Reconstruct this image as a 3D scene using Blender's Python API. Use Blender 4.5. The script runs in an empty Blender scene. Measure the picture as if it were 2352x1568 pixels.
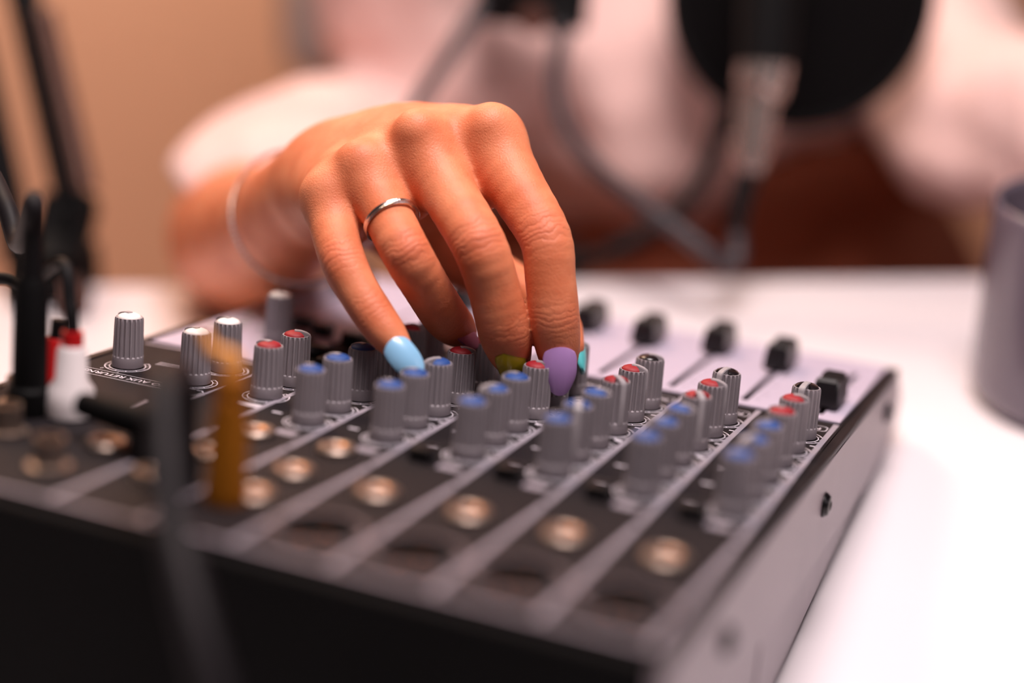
import bpy, bmesh, math, random
import numpy as np
from mathutils import Vector, Matrix

random.seed(7)
sc = bpy.context.scene
COL = sc.collection
PI = math.pi

# ------------------------------------------------------------------ camera
CAM = np.array([0.09659877, -0.3961147, 0.30765773])
B = np.array([[0.9230, 0.1694, -0.3455],      # camera right / down / forward, as columns
              [0.3843, -0.3587, 0.8507],
              [0.0201, -0.9179, -0.3962]])
FPX = 3750.0
cam_d = bpy.data.cameras.new('camera')
cam_o = bpy.data.objects.new('camera', cam_d)
COL.objects.link(cam_o)
cam_d.sensor_width = 36.0
cam_d.lens = FPX * 36.0 / 2352.0
cam_d.clip_start = 0.02
cam_d.clip_end = 50.0
cam_d.dof.use_dof = True
cam_d.dof.focus_distance = 0.558
cam_d.dof.aperture_fstop = 1.9
cam_d.dof.aperture_blades = 0
m3 = Matrix(((B[0, 0], -B[0, 1], -B[0, 2]), (B[1, 0], -B[1, 1], -B[1, 2]), (B[2, 0], -B[2, 1], -B[2, 2])))
cam_o.matrix_world = Matrix.Translation(Vector(CAM)) @ m3.to_4x4()
sc.camera = cam_o

# ------------------------------------------------------------------ light and exposure
sc.view_settings.view_transform = 'Standard'
sc.view_settings.look = 'None'
sc.view_settings.gamma = 1.0
sc.view_settings.use_curve_mapping = False
sc.view_settings.exposure = 0.05
sc.cycles.use_denoising = True
sc.cycles.use_adaptive_sampling = True
sc.cycles.adaptive_threshold = 0.015
sc.cycles.max_bounces = 6
sc.cycles.diffuse_bounces = 3
sc.cycles.glossy_bounces = 3

world = bpy.data.worlds.new('room_light')
sc.world = world
world.use_nodes = True
wb = world.node_tree.nodes['Background']
wb.inputs[0].default_value = (1.0, 0.82, 0.85, 1)
wb.inputs[1].default_value = 0.05


def area(name, loc, target, size, power, color, size_y=None):
    d = bpy.data.lights.new(name, 'AREA')
    d.energy = power
    d.color = color
    d.size = size
    if size_y:
        d.shape = 'RECTANGLE'
        d.size_y = size_y
    o = bpy.data.objects.new(name, d)
    COL.objects.link(o)
    o.location = loc
    o.rotation_euler = (Vector(target) - Vector(loc)).to_track_quat('-Z', 'Y').to_euler()
    return o


area('key_light', (0.00, 0.06, 0.88), (-0.05, 0.12, 0.05), 0.36, 11.0, (1.0, 0.87, 0.86))
area('fill_light', (1.45, 0.0, 0.90), (0.1, 0.1, 0.0), 0.6, 2.0, (1.0, 0.86, 0.90))
area('warm_light', (-0.90, 0.66, 1.1), (-0.30, 0.35, 0.1), 0.4, 9.5, (1.0, 0.74, 0.54))
w = area('wall_light', (-1.0, 1.0, 1.3), (-1.15, 1.45, 0.0), 0.5, 23.0, (1.0, 0.84, 0.75))
w.data.spread = math.radians(110)


# ------------------------------------------------------------------ helpers
def at(px, py, d):
    """point in the room seen at a photo pixel, d metres along the view axis"""
    return CAM + B @ np.array([(px - 1176.0) / FPX * d, (py - 784.0) / FPX * d, d])


def lin(c):
    out = []
    for v in c[:3]:
        v = v / 255.0
        out.append(v / 12.92 if v <= 0.04045 else ((v + 0.055) / 1.055) ** 2.4)
    return tuple(out)


MATS = {}


def mat(name, rgb, rough=0.5, metal=0.0, var=0.12, vscale=60.0, bump=0.0, bscale=400.0, spec=0.5, coat=0.0,
        sheen=0.0, trans=0.0, emit=None, alpha=None):
    m = bpy.data.materials.new(name)
    m.use_nodes = True
    nt = m.node_tree
    b = nt.nodes['Principled BSDF']
    tc = nt.nodes.new('ShaderNodeTexCoord')
    nz = nt.nodes.new('ShaderNodeTexNoise')
    nz.inputs['Scale'].default_value = vscale
    nz.inputs['Detail'].default_value = 3.0
    nt.links.new(tc.outputs['Object'], nz.inputs['Vector'])
    ramp = nt.nodes.new('ShaderNodeValToRGB')
    c = lin(rgb)
    ramp.color_ramp.elements[0].position = 0.3
    ramp.color_ramp.elements[1].position = 0.7
    ramp.color_ramp.elements[0].color = tuple(max(0.0, x * (1 - var)) for x in c) + (1,)
    ramp.color_ramp.elements[1].color = tuple(min(1.0, x * (1 + var)) for x in c) + (1,)
    nt.links.new(nz.outputs['Fac'], ramp.inputs['Fac'])
    nt.links.new(ramp.outputs['Color'], b.inputs['Base Color'])
    b.inputs['Roughness'].default_value = rough
    b.inputs['Metallic'].default_value = metal
    b.inputs['Specular IOR Level'].default_value = spec
    b.inputs['Coat Weight'].default_value = coat
    b.inputs['Sheen Weight'].default_value = sheen
    b.inputs['Transmission Weight'].default_value = trans
    if alpha is not None:
        b.inputs['Alpha'].default_value = alpha
    if bump > 0:
        n2 = nt.nodes.new('ShaderNodeTexNoise')
        n2.inputs['Scale'].default_value = bscale
        n2.inputs['Detail'].default_value = 4.0
        nt.links.new(tc.outputs['Object'], n2.inputs['Vector'])
        bp = nt.nodes.new('ShaderNodeBump')
        bp.inputs['Strength'].default_value = bump
        bp.inputs['Distance'].default_value = 0.001
        nt.links.new(n2.outputs['Fac'], bp.inputs['Height'])
        nt.links.new(bp.outputs['Normal'], b.inputs['Normal'])
    MATS[name] = m
    return m


def link(name, me, parent=None, m=None):
    o = bpy.data.objects.new(name, me)
    COL.objects.link(o)
    if parent is not None:
        o.parent = parent
    if m is not None and len(me.materials) == 0:
        me.materials.append(m)
    return o


def mesh(name, V, F, m=None, smooth=True):
    me = bpy.data.meshes.new(name)
    me.from_pydata([tuple(map(float, v)) for v in V], [], [tuple(map(int, f)) for f in F])
    me.update()
    if smooth:
        me.polygons.foreach_set('use_smooth', [True] * len(me.polygons))
    if m is not None:
        me.materials.append(m)
    return me


def from_bm(name, bm, m=None, smooth=False, angle=None):
    bmesh.ops.recalc_face_normals(bm, faces=bm.faces[:])
    me = bpy.data.meshes.new(name)
    bm.to_mesh(me)
    bm.free()
    if smooth or angle:
        me.polygons.foreach_set('use_smooth', [True] * len(me.polygons))
        if angle:
            me.set_sharp_from_angle(angle=math.radians(angle))
    if m is not None:
        me.materials.append(m)
    return me


def thing(name, label, cat, loc=(0, 0, 0), rot=None, group=None):
    o = bpy.data.objects.new(name, None)
    COL.objects.link(o)
    o.empty_display_size = 0.02
    o.location = loc
    if rot:
        o.rotation_euler = rot
    return tag(o, label, cat, group)


def tag(o, label, cat, group=None):
    o['label'] = label
    o['category'] = cat
    if group:
        o['group'] = group
    return o


def structure(o):
    o['kind'] = 'structure'
    return o


def bm_box(bm, x0, x1, y0, y1, z0, z1, bev=0.0, seg=2):
    r = bmesh.ops.create_cube(bm, size=1.0)
    vs = r['verts']
    for v in vs:
        v.co.x = x0 + (v.co.x + 0.5) * (x1 - x0)
        v.co.y = y0 + (v.co.y + 0.5) * (y1 - y0)
        v.co.z = z0 + (v.co.z + 0.5) * (z1 - z0)
    if bev > 0:
        es = set()
        for v in vs:
            es.update(v.link_edges)
        bmesh.ops.bevel(bm, geom=list(es), offset=bev, segments=seg, affect='EDGES', profile=0.5)


def box_mesh(name, x0, x1, y0, y1, z0, z1, m=None, bev=0.0, seg=2):
    bm = bmesh.new()
    bm_box(bm, x0, x1, y0, y1, z0, z1, bev, seg)
    return from_bm(name, bm, m, angle=35 if bev else None)


def lathe(name, prof, n, m=None, smooth_angle=35, close=True):
    """revolve (r, z) points round Z"""
    V, F = [], []
    for r, z in prof:
        for k in range(n):
            a = 2 * PI * k / n
            V.append((r * math.cos(a), r * math.sin(a), z))
    for i in range(len(prof) - 1):
        for k in range(n):
            k2 = (k + 1) % n
            F.append((i * n + k, i * n + k2, (i + 1) * n + k2, (i + 1) * n + k))
    if close:
        if prof[0][0] > 1e-9:
            F.append(tuple(range(n))[::-1])
        if prof[-1][0] > 1e-9:
            F.append(tuple((len(prof) - 1) * n + k for k in range(n)))
    me = mesh(name, V, F, m, True)
    me.validate()
    me.set_sharp_from_angle(angle=math.radians(smooth_angle))
    return me


def spline(pts, n=12):
    P = [np.array(p, float) for p in pts]
    if len(P) < 3:
        return [P[0] + (P[1] - P[0]) * t for t in np.linspace(0, 1, n + 1)]
    P = [2 * P[0] - P[1]] + P + [2 * P[-1] - P[-2]]
    out = []
    for i in range(1, len(P) - 2):
        p0, p1, p2, p3 = P[i - 1:i + 3]
        for k in range(n):
            t = k / n
            out.append(0.5 * (2 * p1 + (p2 - p0) * t + (2 * p0 - 5 * p1 + 4 * p2 - p3) * t * t + (3 * p1 - p0 - 3 * p2 + p3) * t ** 3))
    out.append(P[-2])
    return out


def tube(name, pts, rad, m=None, seg=12, n=10, raw=False):
    C = [np.array(p, float) for p in pts] if raw else spline(pts, n)
    N = len(C)
    rads = [rad] * N if np.isscalar(rad) else list(np.interp(np.linspace(0, 1, N), np.linspace(0, 1, len(rad)), rad))
    T = [C[min(i + 1, N - 1)] - C[max(i - 1, 0)] for i in range(N)]
    T = [t / np.linalg.norm(t) for t in T]
    u = np.cross(T[0], [0.3, 0.2, 0.93])
    u /= np.linalg.norm(u)
    V, F = [], []
    for i in range(N):
        u = u - T[i] * (u @ T[i])
        u /= np.linalg.norm(u)
        w = np.cross(T[i], u)
        for k in range(seg):
            a = 2 * PI * k / seg
            V.append(C[i] + rads[i] * (math.cos(a) * u + math.sin(a) * w))
    for i in range(N - 1):
        for k in range(seg):
            k2 = (k + 1) % seg
            F.append((i * seg + k, i * seg + k2, (i + 1) * seg + k2, (i + 1) * seg + k))
    F.append(tuple(range(seg))[::-1])
    F.append(tuple((N - 1) * seg + k for k in range(seg)))
    me = mesh(name, V, F, m, True)
    me.set_sharp_from_angle(angle=math.radians(60))
    return me


# ---- distance fields turned into one closed surface (hand, arms, clothes)
def d_cone(P, a, b, ra, rb):
    """capsule with two radii"""
    a = np.asarray(a, np.float32)
    b = np.asarray(b, np.float32)
    ab = b - a
    t = np.clip(((P - a) @ ab) / float(ab @ ab), 0, 1)
    q = P - a - t[:, None] * ab
    return np.sqrt((q * q).sum(1)) - (ra + (rb - ra) * t)


def smin(a, b, k):
    h = np.clip(0.5 + 0.5 * (b - a) / k, 0, 1)
    return b + (a - b) * h - k * h * (1 - h)


def chain(P, pts, k):
    d = None
    for (a, ra), (b, rb) in zip(pts[:-1], pts[1:]):
        e = d_cone(P, a, b, ra, rb)
        d = e if d is None else smin(d, e, k)
    return d


def surface(f, lo, hi, h, pad=0.006):
    lo = np.array(lo, np.float32)
    bs = 8
    nb = np.ceil((np.array(hi) - lo) / (h * bs)).astype(int)
    n = nb * bs
    V = np.full(tuple(n), 1.0, np.float32)
    bi = np.stack(np.meshgrid(*[np.arange(k) for k in nb], indexing='ij'), -1).reshape(-1, 3)
    cen = (lo + (bi * bs + bs / 2) * h).astype(np.float32)
    dc = f(cen)
    near = np.abs(dc) < (h * bs * 0.87 + pad)
    loc = np.stack(np.meshgrid(np.arange(bs), np.arange(bs), np.arange(bs), indexing='ij'), -1).reshape(-1, 3)
    inside = bi[(dc < 0) & ~near]
    for i in inside:
        V[i[0] * bs:i[0] * bs + bs, i[1] * bs:i[1] * bs + bs, i[2] * bs:i[2] * bs + bs] = -1.0
    nb_ = bi[near]
    for s in range(0, len(nb_), 600):
        blk = nb_[s:s + 600]
        idx = (blk[:, None, :] * bs + loc[None]).reshape(-1, 3)
        V[idx[:, 0], idx[:, 1], idx[:, 2]] = f((lo + idx * h).astype(np.float32))
    S = V < 0
    # cells with a sign change
    c = [S[i:n[0] - 1 + i, j:n[1] - 1 + j, k:n[2] - 1 + k] for i in (0, 1) for j in (0, 1) for k in (0, 1)]
    anyc = c[0].copy()
    allc = c[0].copy()
    for x in c[1:]:
        anyc |= x
        allc &= x
    cell = np.argwhere(anyc & ~allc)
    ids = np.full(tuple(n - 1), -1, np.int32)
    ids[cell[:, 0], cell[:, 1], cell[:, 2]] = np.arange(len(cell))
    corners = np.array([(i, j, k) for i in (0, 1) for j in (0, 1) for k in (0, 1)])
    vals = np.stack([V[cell[:, 0] + q[0], cell[:, 1] + q[1], cell[:, 2] + q[2]] for q in corners], 1)
    acc = np.zeros((len(cell), 3))
    cnt = np.zeros(len(cell))
    for a in range(8):
        for b in range(a + 1, 8):
            if np.abs(corners[a] - corners[b]).sum() == 1:
                va, vb = vals[:, a], vals[:, b]
                ok = (va < 0) != (vb < 0)
                t = np.where(ok, va / np.where(ok, va - vb, 1), 0)
                p = corners[a] + t[:, None] * (corners[b] - corners[a])
                acc += p * ok[:, None]
                cnt += ok
    verts = lo + (cell + acc / cnt[:, None]) * h
    faces = []
    for ax in range(3):
        sl0 = [slice(None)] * 3
        sl1 = [slice(None)] * 3
        sl0[ax] = slice(0, -1)
        sl1[ax] = slice(1, None)
        e = np.argwhere(S[tuple(sl0)] != S[tuple(sl1)])
        b, c2 = (ax + 1) % 3, (ax + 2) % 3
        e = e[(e[:, b] > 0) & (e[:, c2] > 0) & (e[:, b] < n[b] - 1) & (e[:, c2] < n[c2] - 1)]
        flip = S[e[:, 0], e[:, 1], e[:, 2]]
        q = []
        for db, dc_ in ((1, 1), (0, 1), (0, 0), (1, 0)):
            p = e.copy()
            p[:, b] -= db
            p[:, c2] -= dc_
            q.append(ids[p[:, 0], p[:, 1], p[:, 2]])
        q = np.stack(q, 1)
        q[~flip] = q[~flip][:, ::-1]
        faces.append(q)
    faces = np.concatenate(faces)
    return verts, faces[:, ::1]


def fast_mesh(name, V, Q, m=None):
    me = bpy.data.meshes.new(name)
    me.vertices.add(len(V))
    me.vertices.foreach_set('co', np.asarray(V, np.float32).ravel())
    me.loops.add(len(Q) * 4)
    me.loops.foreach_set('vertex_index', np.asarray(Q, np.int32).ravel())
    me.polygons.add(len(Q))
    me.polygons.foreach_set('loop_start', np.arange(0, len(Q) * 4, 4, dtype=np.int32))
    me.polygons.foreach_set('loop_total', np.full(len(Q), 4, np.int32))
    me.polygons.foreach_set('use_smooth', np.ones(len(Q), bool))
    me.update(calc_edges=True)
    me.validate()
    if m is not None:
        me.materials.append(m)
    return me


TILT = math.radians(-10.6)      # the console slopes down away from the camera
def pan(x, y, z):
    """console panel millimetres -> room metres"""
    c, s = math.cos(TILT), math.sin(TILT)
    y, z = y / 1000.0, z / 1000.0 + 0.0767
    return np.array([x / 1000.0, c * y - s * z, s * y + c * z])

# ------------------------------------------------------------------ the room
ED = np.array([0.891, 0.454, 0.0])       # along the table's far edge
EN = np.array([-0.454, 0.891, 0.0])      # away from the camera across the table
E0 = np.array([-0.167, 0.357, 0.0])      # a point on the far edge
FLOOR_Z = -0.74


def rot_z_to(o, origin):
    o.location = origin
    o.rotation_euler = (0, 0, math.atan2(ED[1], ED[0]))
    return o


M_wall = mat('wall_paint', (216, 163, 132), 0.85, var=0.03, vscale=2.0, bump=0.1, bscale=120)
M_floor = mat('floor_boards', (120, 84, 62), 0.6, var=0.15, vscale=6.0)
M_table = mat('white_table_top', (238, 230, 234), 0.32, var=0.012, vscale=8.0, spec=0.4)
M_tleg = mat('table_leg_metal', (190, 186, 188), 0.4, 0.6)

o = structure(rot_z_to(link('floor', box_mesh('floor', -2.6, 2.6, -2.2, 1.18, -0.05, 0, M_floor)), (E0[0], E0[1], FLOOR_Z)))
o = structure(rot_z_to(link('wall_back', box_mesh('wall_back', -2.6, 2.6, 1.18, 1.28, 0, 2.6, M_wall)), (E0[0], E0[1], FLOOR_Z)))
o = structure(rot_z_to(link('baseboard_back', box_mesh('baseboard_back', -2.6, 2.6, 1.165, 1.18, 0, 0.08, M_table, 0.004)), (E0[0], E0[1], FLOOR_Z)))

table = thing('desk', 'white desk with a smooth top carrying the mixing console and the grey mug', 'desk', (E0[0], E0[1], 0), (0, 0, math.atan2(ED[1], ED[0])))
link('desk_top', box_mesh('desk_top', -0.95, 0.95, -0.90, 0.0, -0.028, 0.0, M_table, 0.003), table)
for x in (-0.88, 0.88):
    for y in (-0.83, -0.07):
        link('leg', box_mesh('leg', x - 0.025, x + 0.025, y - 0.025, y + 0.025, FLOOR_Z, -0.028, M_tleg, 0.003), table)

# ------------------------------------------------------------------ the mixing console
M_panel = mat('panel_black_paint', (25, 20, 23), 0.68, var=0.10, vscale=90, bump=0.05, bscale=2500, spec=0.2)
M_white = mat('fader_field_white', (184, 173, 192), 0.45, var=0.02, vscale=40)
M_print = mat('white_print', (205, 198, 208), 0.5, var=0.04, vscale=300)
M_grey_print = mat('grey_print', (150, 142, 152), 0.38, var=0.05, vscale=200)
M_green_print = mat('green_print', (96, 140, 92), 0.5, var=0.05)
M_dark_print = mat('dark_print', (60, 55, 66), 0.5, var=0.05)
M_side = mat('side_plate_grey_paint', (150, 138, 144), 0.42, 0.0, var=0.06, vscale=35, bump=0.04, bscale=900)
M_edge = mat('chassis_dark_edge', (26, 21, 23), 0.5, spec=0.25, var=0.15, vscale=60)
M_rear = mat('rear_black', (9, 8, 9), 0.8, var=0.15, vscale=50, spec=0.15)
M_knob = mat('knob_grey_plastic', (138, 130, 135), 0.55, var=0.04, vscale=200)
M_pointer = mat('knob_pointer_grey', (156, 149, 153), 0.45, var=0.04, vscale=200)
M_cap_blue = mat('cap_blue', (27, 68, 134), 0.6, var=0.05, vscale=300)
M_cap_red = mat('cap_red', (142, 15, 29), 0.6, var=0.05, vscale=300)
M_cap_white = mat('cap_white', (242, 234, 230), 0.35, var=0.03, vscale=300)
M_cap_black = mat('cap_black', (26, 20, 22), 0.22, var=0.1, vscale=300)
M_fader = mat('fader_cap_black', (17, 14, 17), 0.36, var=0.15, vscale=200)
M_button = mat('button_black', (14, 12, 14), 0.4, var=0.1)
M_screw = mat('screw_black', (18, 16, 18), 0.3, 0.4, var=0.1)
M_brass = mat('brass_contact', (190, 128, 74), 0.30, 1.0, var=0.08, vscale=500)
M_nickel = mat('nickel_ring', (160, 143, 132), 0.45, 1.0, var=0.06, vscale=500)
M_rim = mat('socket_rim_grey', (84, 74, 78), 0.5, var=0.08)
M_socket = mat('socket_plastic', (30, 25, 27), 0.4, var=0.1)

mx = thing('mixing_console', 'black audio mixing console with rows of grey knobs and a white fader field', 'mixer',
           tuple(pan(0, 0, 0)), (TILT, 0, 0))
mm = 0.001


def part(name, me, x=0, y=0, z=0, rz=0.0, parent=None):
    o = link(name, me, parent if parent is not None else mx)
    o.location = (x * mm, y * mm, z * mm)
    o.rotation_euler = (0, 0, rz)
    return o


def bx(name, x0, x1, y0, y1, z0, z1, m, bev=0.0, parent=None):
    return link(name, box_mesh(name, x0 * mm, x1 * mm, y0 * mm, y1 * mm, z0 * mm, z1 * mm, m, bev * mm), parent or mx)


def plate(name, x0, x1, y0, y1, z0, z1, rects, m, rounds=()):
    """flat plate with rectangular holes; rounds = (x, y, r) holes get a square cell of half size 1.12 r"""
    cells = [(a, b, c, d) for a, b, c, d in rects] + [(x - 1.12 * r, x + 1.12 * r, y - 1.12 * r, y + 1.12 * r) for x, y, r in rounds]
    xs = sorted(set([x0, x1] + [v for c in cells for v in c[:2]]))
    ys = sorted(set([y0, y1] + [v for c in cells for v in c[2:]]))
    bm = bmesh.new()
    for i in range(len(xs) - 1):
        for j in range(len(ys) - 1):
            cx, cy = (xs[i] + xs[i + 1]) / 2, (ys[j] + ys[j + 1]) / 2
            if any(a < cx < b and c < cy < d for a, b, c, d in cells):
                continue
            vs = [bm.verts.new((x * mm, y * mm, z1 * mm)) for x, y in ((xs[i], ys[j]), (xs[i + 1], ys[j]), (xs[i + 1], ys[j + 1]), (xs[i], ys[j + 1]))]
            bm.faces.new(vs)
    for x, y, r in rounds:
        n = 32
        ring, sq = [], []
        for k in range(n):
            a = 2 * PI * (k + 0.5) / n
            ca, sa = math.cos(a), math.sin(a)
            s = 1.12 * r / max(abs(ca), abs(sa))
            ring.append(bm.verts.new(((x + r * ca) * mm, (y + r * sa) * mm, z1 * mm)))
            sq.append((x + s * ca, y + s * sa))
        sqv = [bm.verts.new((p[0] * mm, p[1] * mm, z1 * mm)) for p in sq]
        for k in range(n):
            k2 = (k + 1) % n
            if k % 8 == 3:
                sx = x + 1.12 * r * (1 if math.cos(2 * PI * (k + 1) / n) > 0 else -1)
                sy = y + 1.12 * r * (1 if math.sin(2 * PI * (k + 1) / n) > 0 else -1)
                cv = bm.verts.new((sx * mm, sy * mm, z1 * mm))
                bm.faces.new((ring[k], sqv[k], cv, sqv[k2], ring[k2]))
            else:
                bm.faces.new((ring[k], sqv[k], sqv[k2], ring[k2]))
    bmesh.ops.remove_doubles(bm, verts=bm.verts[:], dist=1e-6)
    bmesh.ops.recalc_face_normals(bm, faces=bm.faces[:])
    for f in bm.faces:
        if f.normal.z < 0:
            f.normal_flip()
    r = bmesh.ops.extrude_face_region(bm, geom=bm.faces[:])
    for v in r['geom']:
        if isinstance(v, bmesh.types.BMVert):
            v.co.z = z0 * mm
    return link(name, from_bm(name, bm, m), mx)


XL, XR, YN, YF = -238.0, 13.5, -106.0, 219.0
COLX = [-28.0 * k for k in range(6)]
ROWY = [0.0, 18.2, 36.2, 55.6, 74.2, 93.2]

# body: side plates, rear wall, bottom wedge
def profile_plate(name, pts, x0, x1, m, bev=0.0):
    bm = bmesh.new()
    a = [bm.verts.new((x0 * mm, y * mm, z * mm)) for y, z in pts]
    f = bm.faces.new(a)
    r = bmesh.ops.extrude_face_region(bm, geom=[f])
    for v in r['geom']:
        if isinstance(v, bmesh.types.BMVert):
            v.co.x = x1 * mm
    if bev:
        bmesh.ops.bevel(bm, geom=bm.edges[:], offset=bev * mm, segments=2, affect='EDGES')
    return link(name, from_bm(name, bm, m, angle=35), mx)


side_pts = [(-112, -1.2), (219, -1.2), (236, -15), (233, -27), (222, -35), (170, -37.6), (-112, -37.6)]
wedge_pts = [(6, -36.5), (164, -36.5), (160, -41.5), (95, -54), (6, -71)]
wedge_rear = [(-108, -36.5), (3.5, -36.5), (3.5, -71.0), (-108, -91.0)]
for x0, x1 in ((11.0, 14.0), (-240.0, -237.0)):
    profile_plate('side_plate', side_pts, x0, x1, M_side, 0.8)
for x0, x1 in ((10.6, 12.6), (-238.6, -236.6)):
    profile_plate('side_skirt', wedge_pts, x0, x1, M_side, 0.3)
    profile_plate('side_skirt', wedge_rear, x0, x1, M_side, 0.3)
profile_plate('bottom_case', [(-104, -2.6), (217, -2.6), (232, -15), (229, -26), (219, -33), (160, -39.5), (-104, -89)], -236.5, 10.5, M_rear)
profile_plate('rear_panel', [(-111, -1.6), (-104.5, -1.6), (-104.5, -91), (-111, -92)], -237, 11.0, M_rear, 0.4)
for x0, x1 in ((10.4, 13.9), (-239.9, -236.4)):
    bx('edge_rail', x0, x1, -112, 219, -1.8, 0.5, M_edge, 0.5)
bx('front_lip', -236, 10, 217.2, 221, -14, 0.4, M_white, 0.8)
for y, z in ((196.7, -12.6), (75.6, -16.5), (-52, -17)):
    s = part('side_screw', lathe('side_screw', [(0, 0), (4.2 * mm, 0), (4.2 * mm, 0.8 * mm), (3.2 * mm, 2.2 * mm), (1.6 * mm, 2.6 * mm), (1.4 * mm, 1.4 * mm), (0, 1.4 * mm)], 20, M_screw), 13.8, y, z)
    s.rotation_euler = (0, PI / 2, 0)
s = part('side_screw', bpy.data.meshes['side_screw'], -120, 235.0, -15)
s.rotation_euler = (-PI / 2, 0, 0)
s = part('side_screw', bpy.data.meshes['side_screw'], 5, 232.0, -16)
s.rotation_euler = (-PI / 2, 0, 0)
foot = lathe('rubber_foot', [(0, 0), (7 * mm, 0), (6 * mm, -5.5 * mm), (0, -5.5 * mm)], 20, M_screw)
for x in (-215, -10):
    for y in (185, -85):
        z = -39.5 - 0.187 * (160 - y) if y < 160 else -37.0
        f = part('rubber_foot', foot, x, y, -42.0 - 0.187 * (164 - y) + 1.2)
        f.rotation_euler = (-TILT, 0, 0)

# main face
XLRS = [(-5 - 28.5 * k, -83, 11.2) for k in range(4)]
slots = [(-28 * k - 1.35, -28 * k + 1.35, 125, 197) for k in range(7)]
plate('top_panel', -236, 10, -106, 217, -2.4, 0.0, slots + [(-222.4, -219.4, 128, 197)], M_panel, [(x, y, r) for x, y, r in XLRS])
plate('fader_field', -181, 8.8, 118.5, 216.5, 0.05, 0.7, slots, M_white)
plate('master_field', -235, -182.5, 53.0, 216.5, 0.05, 0.7, [(-222.4, -219.4, 128, 197)], M_white)
for k, sl in enumerate(slots + [(-222.4, -219.4, 128, 197)]):
    bx('fader_slot', sl[0] - 0.3, sl[1] + 0.3, sl[2] - 0.3, sl[3] + 0.3, -2.62, -2.42, M_button)

# printed channel dividers
for k in range(7):
    x = 8.0 - 28.0 * k
    bx('divider_line', x - 1.0, x + 1.0, -105, -27.5, 0.0, 0.14, M_grey_print)
    bx('divider_line', x - 1.0, x + 1.0, -26, 116.5, 0.0, 0.14, M_grey_print)
bx('divider_line', -193.6, -192.2, -38, -12, 0.0, 0.14, M_grey_print)
bx('divider_line', -183.2, -182.2, -5, 52, 0.0, 0.14, M_grey_print)
bx('divider_line', -236, 9.5, -105.8, -104.2, 0.0, 0.14, M_grey_print)
bx('divider_line', -236, -183, 49.5, 51, 0.0, 0.14, M_grey_print)


# printed knob scales
def scale_mesh():
    bm = bmesh.new()

    def arc(r0, r1, a0, a1, n):
        for k in range(n):
            t0, t1 = a0 + (a1 - a0) * k / n, a0 + (a1 - a0) * (k + 1) / n
            vs = [bm.verts.new((r * math.cos(t) * mm, r * math.sin(t) * mm, 0.1 * mm)) for r, t in ((r0, t0), (r1, t0), (r1, t1), (r0, t1))]
            bm.faces.new(vs)
    a0, a1 = math.radians(-240), math.radians(60)
    arc(6.0, 6.4, a0, a1, 44)
    arc(7.5, 7.95, a0, a1, 44)
    for k in range(11):
        t = a0 + (a1 - a0) * k / 10
        arc(6.3, 7.6, t - 0.02, t + 0.02, 1)
    me = from_bm('knob_scale', bm, M_print)
    return me


SCALE = scale_mesh()


# knobs
def knob_body():
    ribs, n = 18, 108
    zs = [(0.25, 5.3, 0), (0.6, 5.45, 0), (3.4, 5.35, 0), (3.9, 5.28, 0.0), (4.3, 5.25, 1), (16.6, 4.95, 1), (17.3, 4.86, 0.7), (17.75, 4.6, 0.0), (17.75, 4.15, 0.0), (17.45, 4.1, 0)]
    V, F = [], []
    for z, r, g in zs:
        for k in range(n):
            a = 2 * PI * k / n
            c = math.cos(ribs * a)
            rr = r - g * 0.5 * max(0.0, min(1.0, 0.5 + 1.6 * c))
            V.append((rr * math.cos(a) * mm, rr * math.sin(a) * mm, z * mm))
    for i in range(len(zs) - 1):
        for k in range(n):
            k2 = (k + 1) % n
            F.append((i * n + k, i * n + k2, (i + 1) * n + k2, (i + 1) * n + k))
    F.append(tuple((len(zs) - 1) * n + k for k in range(n)))
    F.append(tuple(range(n))[::-1])
    me = mesh('knob', V, F, M_knob, True)
    me.set_sharp_from_angle(angle=math.radians(32))
    return me


def knob_cap(name, m):
    """domed colour inlay, open towards the pointer at +X"""
    n, R = 40, 4.12
    a0 = math.radians(42)
    V = [(0.35 * mm, 0, 19.2 * mm)]
    rings = [(0.35, 19.12), (0.65, 18.85), (0.88, 18.4), (1.0, 17.8), (1.0, 17.3)]
    for f, z in rings:
        for k in range(n + 1):
            a = a0 + (2 * PI - 2 * a0) * k / n
            V.append((f * R * math.cos(a) * mm, f * R * math.sin(a) * mm, z * mm))
    F = []
    for k in range(n):
        F.append((0, 1 + k, 2 + k))
    for i in range(len(rings) - 1):
        for k in range(n):
            a, b = 1 + i * (n + 1) + k, 1 + (i + 1) * (n + 1) + k
            F.append((a, b, b + 1, a + 1))
    i0 = [0] + [1 + i * (n + 1) for i in range(len(rings))]
    i1 = [0] + [1 + i * (n + 1) + n for i in range(len(rings))]
    V.append((0.35 * mm, 0, 17.3 * mm))
    c = len(V) - 1
    F.append(tuple(i0 + [c])[::-1])
    F.append(tuple(i1 + [c]))
    me = mesh(name, V, F, m, True)
    me.set_sharp_from_angle(angle=math.radians(40))
    return me


def knob_pointer():
    bm = bmesh.new()
    pts = [(-0.6, 17.2), (-0.6, 19.5), (1.6, 19.4), (3.5, 18.9), (4.75, 18.2), (5.15, 17.2), (5.42, 5.0), (5.38, 3.6), (4.4, 3.6), (4.4, 17.2)]
    a = [bm.verts.new((x * mm, -1.1 * mm, z * mm)) for x, z in pts]
    f = bm.faces.new(a)
    r = bmesh.ops.extrude_face_region(bm, geom=[f])
    for v in r['geom']:
        if isinstance(v, bmesh.types.BMVert):
            v.co.y = 1.1 * mm
    bmesh.ops.bevel(bm, geom=[e for e in bm.edges if abs(e.verts[0].co.y - e.verts[1].co.y) < 1e-7], offset=0.2 * mm, segments=2, affect='EDGES')
    return from_bm('pointer', bm, M_pointer, angle=40)


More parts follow.
